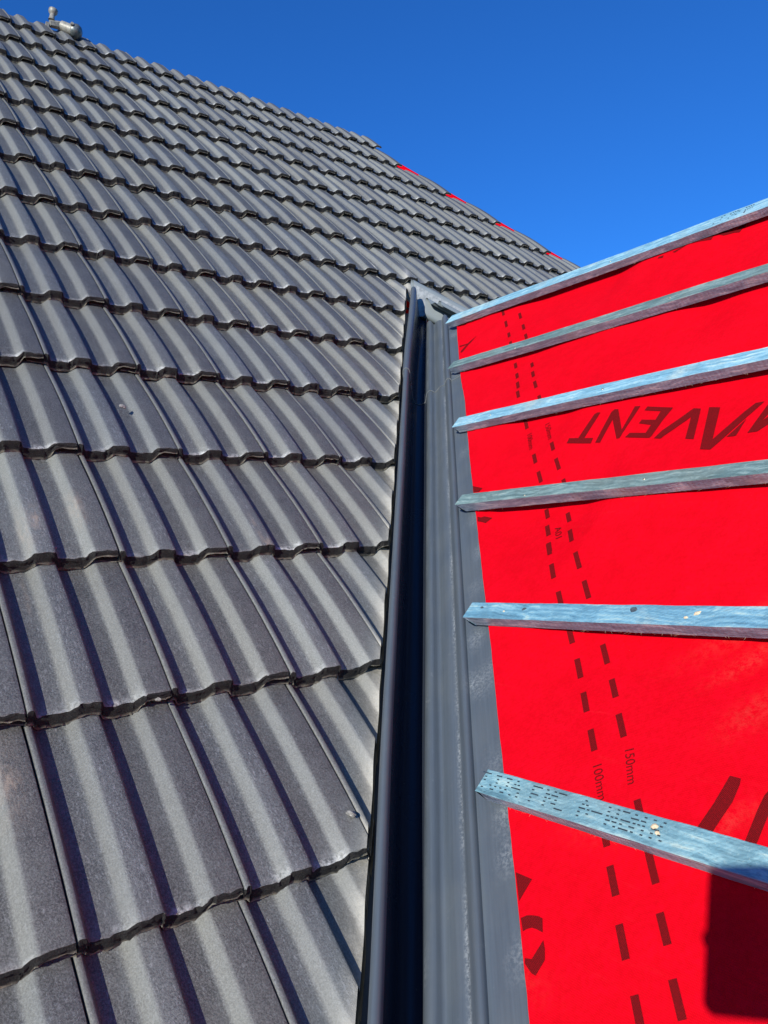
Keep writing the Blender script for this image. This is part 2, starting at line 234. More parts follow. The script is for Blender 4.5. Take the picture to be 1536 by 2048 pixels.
def tile_bm(seed, stain=None, chips=0):
    rnd = random.Random(seed); off = rnd.random()*50
    bm = bmesh.new()
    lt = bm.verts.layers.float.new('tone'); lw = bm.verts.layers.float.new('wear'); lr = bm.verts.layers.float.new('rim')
    la = bm.verts.layers.float.new('arris'); ls = bm.verts.layers.float.new('stain'); ld = bm.verts.layers.float.new('dust')
    prof = TOP + BOT; nt = len(TOP); rings = []
    chip = [(rnd.uniform(20, 220), rnd.uniform(2, 7), rnd.uniform(.001, .0045)) for _ in range(rnd.randint(1, 4)+chips)]
    for k, y in enumerate(YS):
        ring = []
        for i, (x, z) in enumerate(prof):
            top = i < nt; zz = z/1000 + camber(y) if top else z/1000 - T*y/G
            yy = y
            if k == 0:                                 # ragged nose
                r1 = noise.noise(Vector((x*.11+off, z*.14, 3.1)))*.0036 + noise.noise(Vector((x*.45+off, z*.4, 9.)))*.0024
                yy += r1 + (.0012 if top else .0)
                if top: zz -= .0003 + abs(r1)*.45
                else: zz += .0004+abs(r1)*.8; yy -= .0050 if i < nt+len(BOT)-1 else 0
                if x < 0: yy += .004
                for cx, cw, cd in chip:
                    f = max(0, 1-abs(x-cx)/cw)
                    if f > 0:
                        yy += cd*f
                        if top: zz -= cd*f*.7
            if top and k < 5 and 20 < x < 62: zz += .0006*smooth(.03, .004, y)   # slight roll at the nose in the pan
            v = bm.verts.new((x/1000, yy, zz)); ring.append(v)
            v[lt] = max(0, min(1, tone_at(x)))
            pan = smooth(14, 30, x)*(1-smooth(64, 90, x)) + smooth(118, 130, x)*(1-smooth(166, 190, x))
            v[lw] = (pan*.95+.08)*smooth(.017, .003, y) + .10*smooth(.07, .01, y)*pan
            v[lr] = 0 if top else 1.
            v[la] = max(smooth(58, 66, x)*(1-smooth(77, 84, x)), smooth(162, 169, x)*(1-smooth(181, 188, x)), .7*(1-smooth(9, 12, x)) if x > 1 else 0)  # mask for the painted sunlight: sun-facing slopes and joint ridge
            if stain:
                s = 0
                for sx, sy, rx, ry, am in stain: s += am*math.exp(-((x/1000-sx)/rx)**2-((y-sy)/ry)**2)
                v[ls] = min(1, s)
        rings.append(ring)
    n = len(prof)
    for k in range(len(YS)-1):
        for i in range(n):
            j = (i+1) % n
            f = bm.faces.new((rings[k][i], rings[k][j], rings[k+1][j], rings[k+1][i]))
            f.material_index = 0 if i < nt-1 else 1
    # nose: a rim of three loops between the outline and the middle, then a fill
    def zipcap(ring, k):
        top = ring[:nt]; bot = ring[nt:]
        bx = [(v.co.x, v) for v in bot]
        # one loop between: for every top vertex a middle vertex
        mid = []
        for v in top:
            # bottom height under this x
            bs = sorted(bx, key=lambda t: t[0]); x = v.co.x; zb = bs[0][1].co.z; yb = bs[0][1].co.y
            for (xa, a), (xb, b) in zip(bs, bs[1:]):
                if xa <= x <= xb:
                    t = (x-xa)/max(1e-6, xb-xa); zb = a.co.z + (b.co.z-a.co.z)*t; yb = a.co.y+(b.co.y-a.co.y)*t; break
                if x > xb: zb = b.co.z; yb = b.co.y
            mid.append((x, v.co.y, v.co.z, yb, zb))
        rows = [top]
        for q_ in (.12, .3, .5, .7, .9):
            row = []
            for (x, y1, z1, y2, z2) in mid:
                w = bm.verts.new((x+rnd.uniform(-.0008, .0008), y1+(y2-y1)*q_ + rnd.uniform(-.0016, .0012) - (.0012 if k == 0 else 0) + noise.noise(Vector((x*300+off, q_*9, 5)))*.0030, z1+(z2-z1)*q_))
                w[lr] = .0 if q_ < .8 else .75; row.append(w)
            rows.append(row)
        for a, b in zip(rows, rows[1:]):
            for i in range(nt-1):
                try: bm.faces.new((a[i], b[i], b[i+1], a[i+1])).material_index = 1
                except ValueError: pass
        loop = rows[-1] + bot
        bmesh.ops.triangle_fill(bm, use_beauty=True, use_dissolve=False, edges=list({e for a, b in zip(loop, loop[1:]+loop[:1]) for e in [bm.edges.get((a, b)) or bm.edges.new((a, b))]}))
        for a, b in ((rows, 0), (rows, -1)):
            pass
        for fidx in (0, -1):     # side slivers
            vs = [r[fidx] for r in rows]
            o = bot[-1] if fidx == 0 else bot[0]
            for a, b in zip(vs, vs[1:]):
                try: bm.faces.new((a, b, o)).material_index = 1
                except ValueError: pass
    nf = len(bm.faces)
    zipcap(rings[0], 0)
    bm.faces.ensure_lookup_table()
    for f in bm.faces[nf:]: f.material_index = 1
    try:
        f = bm.faces.new(rings[-1]); f.material_index = 1
    except ValueError: pass
    bmesh.ops.recalc_face_normals(bm, faces=bm.faces)
    return bm
def tile_matrix(i, j):
    rnd = random.Random(i*101+j*7)
    dv = ROWV[j] if 0 <= j < len(ROWV) else 0; du = ROWU[j] if 0 <= j < len(ROWU) else 0
    p = main_pt(i*W + du + rnd.uniform(-.0007, .0007), j*G + dv + rnd.uniform(-.002, .002), rnd.uniform(-.0006, .0008))
    m = Matrix((( 1, 0, 0, p.x), (0, CP, -SP, p.y), (0, SP, CP, p.z), (0, 0, 0, 1)))
    return m @ Matrix.Rotation(rnd.uniform(-.0022, .0022), 4, 'Z') @ Matrix.Rotation(rnd.uniform(-.003, .003), 4, 'Y')
KZ = 1.24
TOP = [(x, z*KZ if z > -16 else z) for x, z in TOP]
BOT = [(x, z-(5.0 if z < -30 else 3.4 if z < -27.5 else 2.0 if z < -20 else 0)) for x, z in BOT]
VARIANTS = []
for k in range(6):
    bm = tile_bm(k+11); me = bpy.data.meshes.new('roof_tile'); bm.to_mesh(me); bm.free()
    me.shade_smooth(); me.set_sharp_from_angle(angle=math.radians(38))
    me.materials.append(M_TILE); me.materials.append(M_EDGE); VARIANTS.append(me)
CUT_A = -.005                                             # tiles are cut just short of the gutter's raised bead
CUT1 = ORG + E1*CUT_A; N1 = E1.copy()
CUT2 = FO + F1*CUT_A; N2 = F1.copy()
RIDGE_V = 14.62*G
STAINS = {(0,2): [(.095,.10,.012,.030,1.1),(.18,.13,.012,.03,1.2),(.07,.06,.01,.05,.6)], (2,2): [(.088,.05,.0035,.07,1.3),(.10,.01,.012,.012,1)], (1,2): [(.113,.05,.002,.035,1.3)],
          (-1,0): [(.19,.25,.02,.05,1.0)], (2,1): [(.085,.12,.0025,.08,.8)], (0,1): [(.05,.27,.004,.03,.8)], (5,10): [(.1,.2,.01,.05,.6)], (4,6): [(.14,.1,.006,.03,.7)]}
ORD = ['first','second','third','fourth','fifth','sixth','seventh','eighth','ninth','tenth','eleventh','twelfth','thirteenth','fourteenth','fifteenth','sixteenth','seventeenth','eighteenth','nineteenth','twentieth']
# camera numbers (used for the camera and for naming tiles by where they are seen)
CAM = Vector((-0.28070335772526744, -1.0357748410908358, 0.46563473000554534)); FPX = 1570.0586618963
RC = Matrix(((0.7950447292367864, -0.6050016716828026, -0.043322693519902034), (-0.006464376338901123, 0.06296898900253811, -0.9979945482128383), (0.6065163562109056, 0.7937303595585925, 0.04615220432041511)))
def px_of(p):
    c = RC @ (p-CAM)
    return (768+FPX*c.x/c.z, 1024+FPX*c.y/c.z) if c.z > .05 else (-9999, 9999)
LAST = {14: 13, 13: 13, 12: 14, 11: 15, 10: 16, 9: 17, 8: 18, 7: 19, 6: 20, 5: 21, 4: 22}   # last whole tile of each course at the hip
def side(p): return (p-CUT1).dot(N1), (p-CUT2).dot(N2)
tiles = {}
for j in range(-1, 15):
    for i in range(-4, 23):
        if i > LAST.get(j, 22): continue
        m = tile_matrix(i, j)
        cs = [m @ Vector((x, y, -.01)) for x in (-.0, .05, .114, .18, .228) for y in (0, .17, .345)]
        vis = [q for q in (px_of(c) for c in cs[:]) if -8 < q[0] < 1544 and -20 < q[1] < 2075]
        margin = [q for q in (px_of(c) for c in cs) if -130 < q[0] < 1560 and -60 < q[1] < 2300]
        if not margin or (not vis and j < 0 and i > -2): continue
        s = [side(c) for c in cs]
        inside = [a > 0 and b > 0 for a, b in s]
        if all(inside): continue
        if j < 7 and (i*W > RX+1.0 or (j < 6 and i*W > RX-.1)): continue   # behind the right hand roof
        # completely hidden lower right part of the far valley
        full = all((a < -.045) or (b < -.045) for a, b in s) and (all(a < 0 for a, b in s) or all(b < 0 for a, b in s)) and (j < 14)
        tiles[(i, j)] = (full, bool(vis))
bycourse = {}
for (i, j), (full, vis) in tiles.items():
    if vis: bycourse.setdefault(j, []).append(i)
for j in bycourse: bycourse[j].sort()
jmin = min(bycourse)
for (i, j), (full, vis) in sorted(tiles.items()):
    m = tile_matrix(i, j)
    stain = STAINS.get((i, j))
    if full and not stain:
        me = VARIANTS[(i*5+j*3+(i*j) % 4) % 6]
        o = bpy.data.objects.new('roof_tile', me); COL.objects.link(o); o.matrix_world = m
    else:
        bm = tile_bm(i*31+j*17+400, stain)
        def cut(b, co, no):
            inv = m.inverted(); lc = inv @ co; ln = (inv.to_3x3() @ no).normalized()
            geom = b.verts[:]+b.edges[:]+b.faces[:]
            r = bmesh.ops.bisect_plane(b, geom=geom, plane_co=lc, plane_no=ln, clear_outer=True, clear_inner=False)
            eds = [e for e in r['geom_cut'] if isinstance(e, bmesh.types.BMEdge)]
            if eds:
                f0 = set(b.faces)
                bmesh.ops.triangle_fill(b, use_beauty=True, edges=eds)
                for f in b.faces:
                    if f not in f0: f.material_index = 1
        s = [side(m @ Vector((x, y, -.01))) for x in (0, .06, .114, .17, .228) for y in (0, .17, .345, .40)]
        need1 = any(a > -.03 for a, b in s); need2 = any(b > -.03 for a, b in s)
        allb = all(b < 0 for a, b in s); alla = all(a < 0 for a, b in s)
        # rough the saw cut a little by tilting it
        if not (alla or allb) and j < 14:
            if all(b > 0 for a, b in s): cut(bm, CUT1, N1)
            elif all(a > 0 for a, b in s): cut(bm, CUT2, N2)
            else:                                          # tile over the valley's head: cut both ways
                b2 = bm.copy(); cut(bm, CUT1, N1)
                cut(b2, CUT1, -N1); cut(b2, CUT2, N2)
                tmp = bpy.data.meshes.new('t'); b2.to_mesh(tmp); b2.free(); bm.from_mesh(tmp); bpy.data.meshes.remove(tmp)
        if j == 14: cut(bm, main_pt(0, RIDGE_V), UP)
        ld = bm.verts.layers.float['dust']
        for v in bm.verts:
            w_ = m @ v.co; a, b = side(w_); d = min(abs(a), abs(b)) if not (a > 0 and b > 0) else 0
            if a < 0 and b > 0: d = -a
            v[ld] = .9*math.exp(-(max(0, d)/.014)) + .10*math.exp(-(max(0, d)/.06)) if j < 14 and not (alla and allb) else 0
        if not bm.verts: bm.free(); continue
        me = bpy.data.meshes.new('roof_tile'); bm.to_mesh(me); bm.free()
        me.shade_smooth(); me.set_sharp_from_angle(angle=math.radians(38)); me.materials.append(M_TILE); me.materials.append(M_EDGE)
        o = bpy.data.objects.new('roof_tile', me); COL.objects.link(o); o.matrix_world = m
    course = ORD[j-jmin] if j >= jmin else 'lowest'
    if vis:
        k = bycourse[j].index(i)
        look = 'grey concrete roof tile'
        if stain: look = 'tan-scuffed concrete roof tile'
        elif not full and j < 14: look = 'pale dusty cut roof tile'
        lab = f'{look}, {ORD[k]} from left edge, {course} course up' if j < 14 else f'{look}, {ORD[k]} from left edge in top course along ridge'
    else:
        lab = f'grey roof tile just outside left edge, {course} course up, {abs(i)} columns out'
    tag(o, lab, 'roof tile', 'interlocking tiles of the main roof', 'thing')
# ------------------------------------------------------------------ underlay of the main roof, with the red strip over the hip
def hip_u(v): return (28 - v/G)*W            # hip line through the outer corners of the stepped courses
bm = bmesh.new(); lsf = bm.verts.layers.float.new('scuff'); nu = 90; vs = [-1.2 + k*(RIDGE_V-.02+1.2)/60 for k in range(61)]
grid = []
for v in vs:
    row = []; u1 = hip_u(v)+.004
    for k in range(nu+1):
        u = -2.2 + (u1+2.2)*(1-(1-k/nu)**1.8)
        d = (u1-u)*.8
        h = -.078 + .045*smooth(.13, .02, d) - .004*smooth(.02, 0, d)
        row.append((u, v, h))
    grid.append(row)
def keep(u, v):
    a, b = side(main_pt(u, v, -.07)); return not (a > -.14 and b > -.24)
vm = {}
for r, row in enumerate(grid):
    for k, (u, v, h) in enumerate(row):
        vm[r, k] = bm.verts.new(main_pt(u, v, h))
for r in range(60):
    for k in range(nu):
        if all(keep(*grid[a][b][:2]) for a, b in ((r, k), (r+1, k), (r, k+1), (r+1, k+1))):
            bm.faces.new((vm[r, k], vm[r, k+1], vm[r+1, k+1], vm[r+1, k]))
for v in list(bm.verts):
    if not v.link_faces: bm.verts.remove(v)
# back slope beyond the ridge and the hip face, a sheet falling away behind
rl = [main_pt(-2.2, RIDGE_V-.02, -.078), main_pt(hip_u(RIDGE_V-.02), RIDGE_V-.02, -.04)]
bk = [Vector((-2.2, rl[0].y+2.5, rl[0].z-2.5)), Vector((rl[1].x+1.5, rl[1].y+2.5, rl[1].z-2.5))]
bm.faces.new([bm.verts.new(p) for p in (rl[0], rl[1], bk[1], bk[0])])
hp = [main_pt(hip_u(v)+.004, v, -.038) for v in (vs[0], vs[-1])]
bm.faces.new([bm.verts.new(p) for p in (hp[0], Vector((hp[0].x+2.4, hp[0].y+2.4, hp[0].z-1.0)), bk[1], hp[1])])
o = from_bm('roof_underlay', bm, [M_RED]); tag(o, 'red roofing underlay showing in small triangles along the far hip beyond the tiles', 'roof underlay')
# ------------------------------------------------------------------ red membrane on the right hand roof
BAT = DATA['bat']                     # front arris of each batten, top to bottom: u0,s0,u1,s1
def bat_s(k, u):
    u0, s0, u1, s1 = BAT[k]; return s0+(s1-s0)*(u-u0)/(u1-u0)
GAPS = [[(-1.2,4),(-1.02,3),(-.92,5),(-.7,13),(-.45,13),(-.33,2),(-.15,1),(0,9),(.4,12)],
        [(-.95,2),(-.86,7),(-.6,9),(-.42,3),(-.3,1.5),(-.12,2),(0,12),(.12,7),(.4,14)],
        [(-.68,2),(-.52,2),(-.40,9),(-.28,9),(-.2,3),(-.1,4),(.05,8),(.25,10),(.6,9)],
        [(-.42,8),(-.30,12),(-.18,14),(-.06,11),(.03,2),(.15,2.5),(.25,6),(.5,12)],
        [(-.16,0),(-.02,1),(.05,5),(.15,9),(.3,11),(.6,10)],
        [(.1,0),(.25,0),(.35,1.5),(.5,1),(.8,3)]]
STEP = [(.048, 5), (.050, 3), (.050, 3), (.058, 4), (.0, 0), (.0, 0)]
EDGE = DATA['edge']; EDGE[0][0] += .006; EDGE[1][0] += .002
def edge_u(s):
    e = sorted(EDGE, key=lambda t: t[1])
    if s <= e[0][1]: 
        (a, sa), (b, sb) = e[0], e[1]
    elif s >= e[-1][1]: (a, sa), (b, sb) = e[-2], e[-1]
    else:
        for (a, sa), (b, sb) in zip(e, e[1:]):
            if sa <= s <= sb: break
    return a+(b-a)*(s-sa)/(sb-sa)-.004-.008*smooth(.3, 1.4, s)
def memb_h(u, s):
    ss = [bat_s(k, u)+.012 for k in range(6)]            # descending
    de = (u-edge_u(s))                                    # distance from the free edge
    def gap(k):
        g = lerp_tab(GAPS[k], u)*1.5
        return g
    if s >= ss[0]: g = gap(0)*smooth(RIDGE_S, ss[0], s)+1
    elif s <= ss[5]: g = gap(5)
    else:
        g = 0
        for k in range(5):
            if ss[k+1] <= s <= ss[k]:
                t = (s-ss[k+1])/(ss[k]-ss[k+1]); g = gap(k)*smooth(0.25, 1, t)+gap(k+1)*(1-smooth(0, .75, t)) + 4.5*math.sin(math.pi*t)
                break
    g += 2.2*abs(noise.noise(Vector((u*7+s*4, s*2.2-u*2, 8.)))) + 2.2*noise.noise(Vector((u*5, s*5, 1.3))) + .8*noise.noise(Vector((u*16, s*11, 4.3)))
    g = g*(.18+.82*smooth(0.005, .085, de))
    for k in range(4):
        wd_, am = STEP[k]; c = BAT[k][0]+(.055, .045, .045, .05)[k]
        g += am*(1-smooth(c+.030, c+.034, u))*smooth(.045, .028, abs(s-ss[k]))*smooth(0, .006, de)
    g = max(g, .3)
    if s > ss[0]+.035: g += 16*smooth(ss[0]+.035, RIDGE_S, s)
    return -.0262 - g/1000
bm = bmesh.new(); lsf = bm.verts.layers.float.new('scuff'); uvl = bm.loops.layers.uv.new('UVMap')
S0, S1 = -1.1, RIDGE_S; ns = 190
SV = [S0+(S1-S0)*k/ns for k in range(ns+1)]
rows = []
UVC = {}
SCUFFS = [(.46,.43,.02,.12,-.8,1.2),(.44,.33,.012,.06,-.8,1.2),(.33,.02,.05,.02,.4,.5),(.49,.07,.012,.05,-.7,.8),(.30,-.21,.05,.02,.2,.35),(.57,.52,.02,.16,-.9,.6),(.47,.24,.02,.05,-.6,.8),(.62,.3,.03,.05,-.8,.5)]
def scuff_at(u, s):
    t = 0
    for cu, cs, ru, rs, an, am in SCUFFS:
        du, ds = u-cu, s-cs; x = du*math.cos(an)+ds*math.sin(an); y = -du*math.sin(an)+ds*math.cos(an)
        t += am*math.exp(-(x/ru)**2-(y/rs)**2)
    return min(1, t)
for s in SV:
    e = edge_u(s); e += .0015*noise.noise(Vector((s*40, 0, 0))); row = []; us = []
    n1 = 70
    for k in range(n1+1): us.append(e + (1.15)*(k/n1)**1.25)
    us += [e+1.3, max(e+1.5, 1.5), max(e+1.7, 2.4)]
    for u in us:
        v = bm.verts.new(dorm_pt(u, s, memb_h(u, s))); v[lsf] = scuff_at(u, s); UVC[v] = (u, s); row.append(v)
    rows.append(row)
for a, b in zip(rows, rows[1:]):
    for k in range(len(a)-1): bm.faces.new((a[k], b[k], b[k+1], a[k+1]))
# hanging edge, two millimetres thick, and the far slope beyond the ridge
for a, b in zip(rows, rows[1:]):
    e = []
    for v in (a[0], b[0]):
        w = bm.verts.new(v.co - ND*.0022); UVC[w] = UVC[v]; e.append(w)
    bm.faces.new((a[0], e[0], e[1], b[0]))
far = []
for v in rows[-1]:
    p = v.co; w = bm.verts.new((2*RX-p.x+1.8+ .0, p.y - 0, p.z-1.9)); UVC[w] = (UVC[v][0], RIDGE_S+2.5)
    far.append(w)
for k in range(len(far)-1): bm.faces.new((rows[-1][k], far[k], far[k+1], rows[-1][k+1]))
# printed marks on the membrane
def ccw(p):
    a = sum(x1*y2-x2*y1 for (x1, y1), (x2, y2) in zip(p, p[1:]+p[:1])); return p if a > 0 else p[::-1]
def add_mark(pts, cell=.03):
    b = bmesh.new(); pts = ccw([tuple(p) for p in pts])
    f = b.faces.new([b.verts.new((x, y, 0)) for x, y in pts]); b.normal_update(); bmesh.ops.triangulate(b, faces=[f], ngon_method='EAR_CLIP')
    xs = [p[0] for p in pts]; ys = [p[1] for p in pts]
    for ax, lo, hi in ((0, min(xs), max(xs)), (1, min(ys), max(ys))):
        c = math.ceil(lo/cell)*cell
        while c < hi:
            co = (c, 0, 0) if ax == 0 else (0, c, 0); no = (1, 0, 0) if ax == 0 else (0, 1, 0)
            bmesh.ops.bisect_plane(b, geom=b.verts[:]+b.edges[:]+b.faces[:], plane_co=co, plane_no=no); c += cell
    add_flat(b)
def add_flat(b, z=.0011):
    vmap = {}
    for v in b.verts:
        u, s = v.co.x, v.co.y; u = max(u, edge_u(s)+.0006)
        w = bm.verts.new(dorm_pt(u, s, memb_h(u, s)+z)); UVC[w] = (u, s); w[lsf] = scuff_at(u, s); vmap[v] = w
    for f in b.faces:
        try: nf = bm.faces.new([vmap[v] for v in f.verts][::-1]); nf.material_index = 1
        except ValueError: pass
    b.free()
for k, p in DATA['polys'].items(): add_mark(p)
for u0, s0, u1, s1 in DATA['dash']:
    d = Vector((.5935, -.805)); n = Vector((.805, .5935)); c = Vector(((u0+u1)/2, (s0+s1)/2)); L = max(.034, min(.052, math.hypot(u1-u0, s1-s0)))/2; hw = .0052
    L = max(.034, min(.09, math.hypot(u1-u0, s1-s0)))/2
    add_mark([tuple(c+d*L+n*hw), tuple(c+d*L-n*hw), tuple(c-d*L-n*hw), tuple(c-d*L+n*hw)])
def text_mesh(txt):
    cu = bpy.data.curves.new('t', 'FONT'); cu.body = txt; cu.size = 1; cu.resolution_u = 4
    ob = bpy.data.objects.new('t', cu); COL.objects.link(ob); bpy.context.view_layer.update()
    me = bpy.data.meshes.new_from_object(ob.evaluated_get(bpy.context.evaluated_depsgraph_get()))
    bpy.data.objects.remove(ob); bpy.data.curves.remove(cu); return me
TXT = {}
for s, u0, v0, u1, v1 in DATA['txt']:
    if s not in TXT: TXT[s] = text_mesh(s)
    me = TXT[s]; xs = [v.co.x for v in me.vertices]; ys = [v.co.y for v in me.vertices]
    L = math.hypot(u1-u0, v1-v0); d = Vector((u1-u0, v1-v0)).normalized(); up = Vector((-d.y, d.x)); H = .0145 if s != 'A01' else .0155
    b = bmesh.new(); b.from_mesh(me)
    for v in b.verts:
        x = (v.co.x-min(xs))/(max(xs)-min(xs))*L; y = ((v.co.y-min(ys))/(max(ys)-min(ys))-.5)*H
        p = Vector((u0, v0))+d*x+up*y; v.co = (p.x, p.y, 0)
    # text is laid out as seen from above the slope: u runs towards the viewer's right when s runs up
    bmesh.ops.reverse_faces(b, faces=b.faces) if False else None
    add_flat(b, .0012)
for f in bm.faces:
    for lp in f.loops: lp[uvl].uv = UVC.get(lp.vert, (0, 0))
o = from_bm('roofing_membrane', bm, [M_RED, M_PRINT], angle=60)
tag(o, 'bright red breather membrane with dark printed letters on the right hand roof slope', 'roof membrane')
# ------------------------------------------------------------------ tile battens
BLUE = [(.07,.18,.25),(.12,.29,.39),(.20,.40,.48),(.38,.53,.50),(.46,.42,.29),(.035,.08,.11)]
TEAL = [(.06,.115,.115),(.12,.20,.20),(.19,.29,.28),(.33,.42,.37),(.26,.24,.17),(.035,.065,.065)]
CYAN = [(.10,.26,.35),(.19,.41,.52),(.30,.53,.60),(.48,.65,.62),(.46,.44,.33),(.05,.12,.15)]
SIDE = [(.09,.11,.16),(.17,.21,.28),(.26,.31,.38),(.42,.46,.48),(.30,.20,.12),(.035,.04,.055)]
AQUA = [(.08,.18,.22),(.15,.31,.36),(.24,.42,.45),(.42,.55,.50),(.40,.40,.30),(.04,.09,.11)]
pal = [CYAN, TEAL, CYAN, TEAL, BLUE, AQUA]
looks = ['bright blue topmost batten against the sky', 'dull teal batten, second down from the sky', 'pale blue batten above the big printed letters, third down from the sky',
         'dull teal batten with nail head, fourth down from the sky, below the printed letters', 'knotty sky-blue batten lying level, fifth down from the sky', 'pale blue batten stamped with dotted letters, nearest the camera']
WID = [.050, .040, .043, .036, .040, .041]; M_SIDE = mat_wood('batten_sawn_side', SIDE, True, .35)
ENDW = .012
for k in range(6):
    tm = mat_wood('batten_top', pal[k], False, .45 if k in (0, 2, 4) else .25, seed=k*3.7)
    u0 = BAT[k][0]; u1 = 1.7; n = 90; wd = WID[k]; th = .0252
    root_s = bat_s(k, u0)
    bm = bmesh.new(); rings = []
    for i in range(n+1):
        t = i/n; u = u0 + (u1-u0)*(t**1.15)
        s = bat_s(k, u); r = lambda q: .0007*noise.noise(Vector((u*22, q*3.1, k*5.)))+.0004*noise.noise(Vector((u*90, q*5.1, k*5.)))
        bow = .0012*math.sin(u*5+k)
        c = [(s+r(1), -.0009+bow+r(2)), (s+.0012+r(1), 0+bow+r(2)), (s+wd-.0012+r(3), bow+r(4)), (s+wd+r(3), -.001+bow+r(4)), (s+wd+r(3), -th+bow*.3), (s+r(1), -th+bow*.3)]
        sk = (i == 0)
        ring = []
        for qi, (ss, h) in enumerate(c):
            uu = u
            if i == 0:
                uu += {0: 0, 1: 0, 2: .003, 3: .003, 4: .018, 5: .020}[qi] + random.uniform(-.0012, .0012)
            ring.append(bm.verts.new(dorm_pt(uu, ss, h)))
        rings.append(ring)
    for a, b in zip(rings, rings[1:]):
        for q_ in range(6):
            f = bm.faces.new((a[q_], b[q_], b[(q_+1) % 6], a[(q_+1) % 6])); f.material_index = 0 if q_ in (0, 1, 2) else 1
    f = bm.faces.new(rings[0]); f.material_index = 0; f = bm.faces.new(rings[-1][::-1]); f.material_index = 1
    bmesh.ops.recalc_face_normals(bm, faces=bm.faces)
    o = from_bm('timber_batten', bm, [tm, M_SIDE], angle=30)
    tag(o, looks[k], 'timber batten', 'sawn timber battens nailed across the red membrane')
    def chip(name, u, ds, rad, mat, hgt=.0006, squash=.7, seed=0, ang=0):
        b = bmesh.new(); bmesh.ops.create_icosphere(b, subdivisions=2, radius=1)
        rr = random.Random(seed)
        for v in b.verts:
            c = v.co; f = 1+.35*noise.noise(c*1.7+Vector((seed, 0, 0)))
            x, y = c.x*rad*f, c.y*rad*squash*f; x, y = x*math.cos(ang)-y*math.sin(ang), x*math.sin(ang)+y*math.cos(ang)
            v.co = dorm_pt(u+x, bat_s(k, u)+ds+y, c.z*hgt*f+.0012*math.sin(u*5+k)+.0002)
        return from_bm(name, b, [mat], o)
    if k == 4:
        chip('knot', -.118, .026, .0042, M_KNOT, .0007, .6, 1); chip('knot', -.005, .025, .0050, M_KNOT, .0008, .62, 2, .4)
        chip('knot', .235, .029, .0085, M_KNOT, .0005, .7, 3); chip('nail', -.053, .018, .0026, M_SPLINT, .0010, .8, 4)
        chip('splintered_hole', .352, .024, .0058, M_SPLINT, .0022, .6, 5, .5); chip('splintered_hole', .336, .015, .0040, M_SPLINT, .0018, .7, 6)
    if k == 5:
        chip('splintered_hole', .420, .026, .0048, M_SPLINT, .0030, .8, 7, .6); chip('splintered_hole', .427, .019, .0040, M_SPLINT, .0024, .7, 8)
    if k == 3:
        chip('nail', .118, .018, .0028, M_NAIL, .0016, 1, 9); chip('nail', .40, .022, .0040, M_NAIL, .0016, 1, 10); chip('nail', -.19, .006, .0022, M_NAIL, .0012, 1, 22)
    if k == 2: chip('nail', -.145, .020, .0034, M_NAIL, .0014, 1, 11); chip('nail', -.53, .018, .003, M_NAIL, .0014, 1, 12)
    if k == 1: chip('nail', -.64, .004, .0032, M_NAIL, .0014, 1, 13); chip('nail', -.1, .02, .0034, M_NAIL, .0014, 1, 14)
    if k == 0: chip('nail', -.45, .014, .0034, M_NAIL, .0014, 1, 15)
    # frayed fibres along the lower edge
    b = bmesh.new(); rr = random.Random(40+k)
    for _ in range(26):
        uu = rr.uniform(u0+.05, min(u0+.9, .75)) if k != 4 else rr.uniform(.1, .6)
        p = dorm_pt(uu, bat_s(k, uu)-.0004, -th+.001); q = p + dorm_pt(rr.uniform(-.012, .012), -rr.uniform(.001, .004), -rr.uniform(.001, .004)) - dorm_pt(0, 0, 0)
        w = .00022; a1 = Vector((0, w, 0)); a2 = ND*w
        vv = [b.verts.new(x) for x in (p+a1, p-a1, p+a2, q)]
        for t3 in ((0, 1, 3), (1, 2, 3), (2, 0, 3), (0, 2, 1)): b.faces.new([vv[x] for x in t3])
    ff = from_bm('frayed_fibres', b, [M_SPLINT], o, smooth=False); ff['kind'] = 'stuff'
    # stamped marks
    if k in (5, 0):
        b = bmesh.new()
        F = {'T': '1111100100001000010000100', 'J': '0011100010000101001001100', 'E': '1111110000111101000011111', 'A': '0010001010111111000110001', 'F': '1111110000111101000010000', 'M': '1000111011101011000110001',
             'C': '0111110000100001000001111', 'D': '1111010001100011000111110', '-': '0000000000111110000000000', 'W': '1000110001101011101110001', 'B': '1111010001111101000111110', 'K': '1000110010111001001010001', 'S': '0111110000011100000111110',
             'X': '1000101010001000101010001', 'R': '1111010001111101001010001', 'P': '1111010001111101000010000'}
        def dot(u, s, lu, ls):
            h = .0012*math.sin(u*5+k)+.0009
            pts = [dorm_pt(u-lu, s-ls, h), dorm_pt(u+lu, s-ls, h), dorm_pt(u+lu, s+ls, h), dorm_pt(u-lu, s+ls, h)]
            b.faces.new([b.verts.new(p) for p in pts])
        if k == 5:
            items = [('T', .104), ('J', .127), ('J', .149), ('A', .171), ('F', .211), ('M', .238), ('C', .257), ('A', .301), ('-', .323), ('W', .348), ('B', .371), ('M', .390), ('K', .418)]
            for ch, uc in items:
                for r_ in range(5):
                    for c_ in range(5):
                        if F[ch][r_*5+c_] == '1' and random.random() > .05:
                            uu = uc+c_*.0036; dot(uu+r_*.0006, bat_s(k, uu)+.034-r_*.0060, .0021, .0010)
        else:
            for n_, (ch, uc) in enumerate([('X', -.10), ('R', -.055), ('P', -.01)]):
                for r_ in range(5):
                    for c_ in range(5):
                        if F[ch][r_*5+c_] == '1' and random.random() > .2: dot(uc+c_*.0065, bat_s(k, uc)+.038-r_*.006, .0022, .0012)
        for f in b.faces: f.material_index = 2
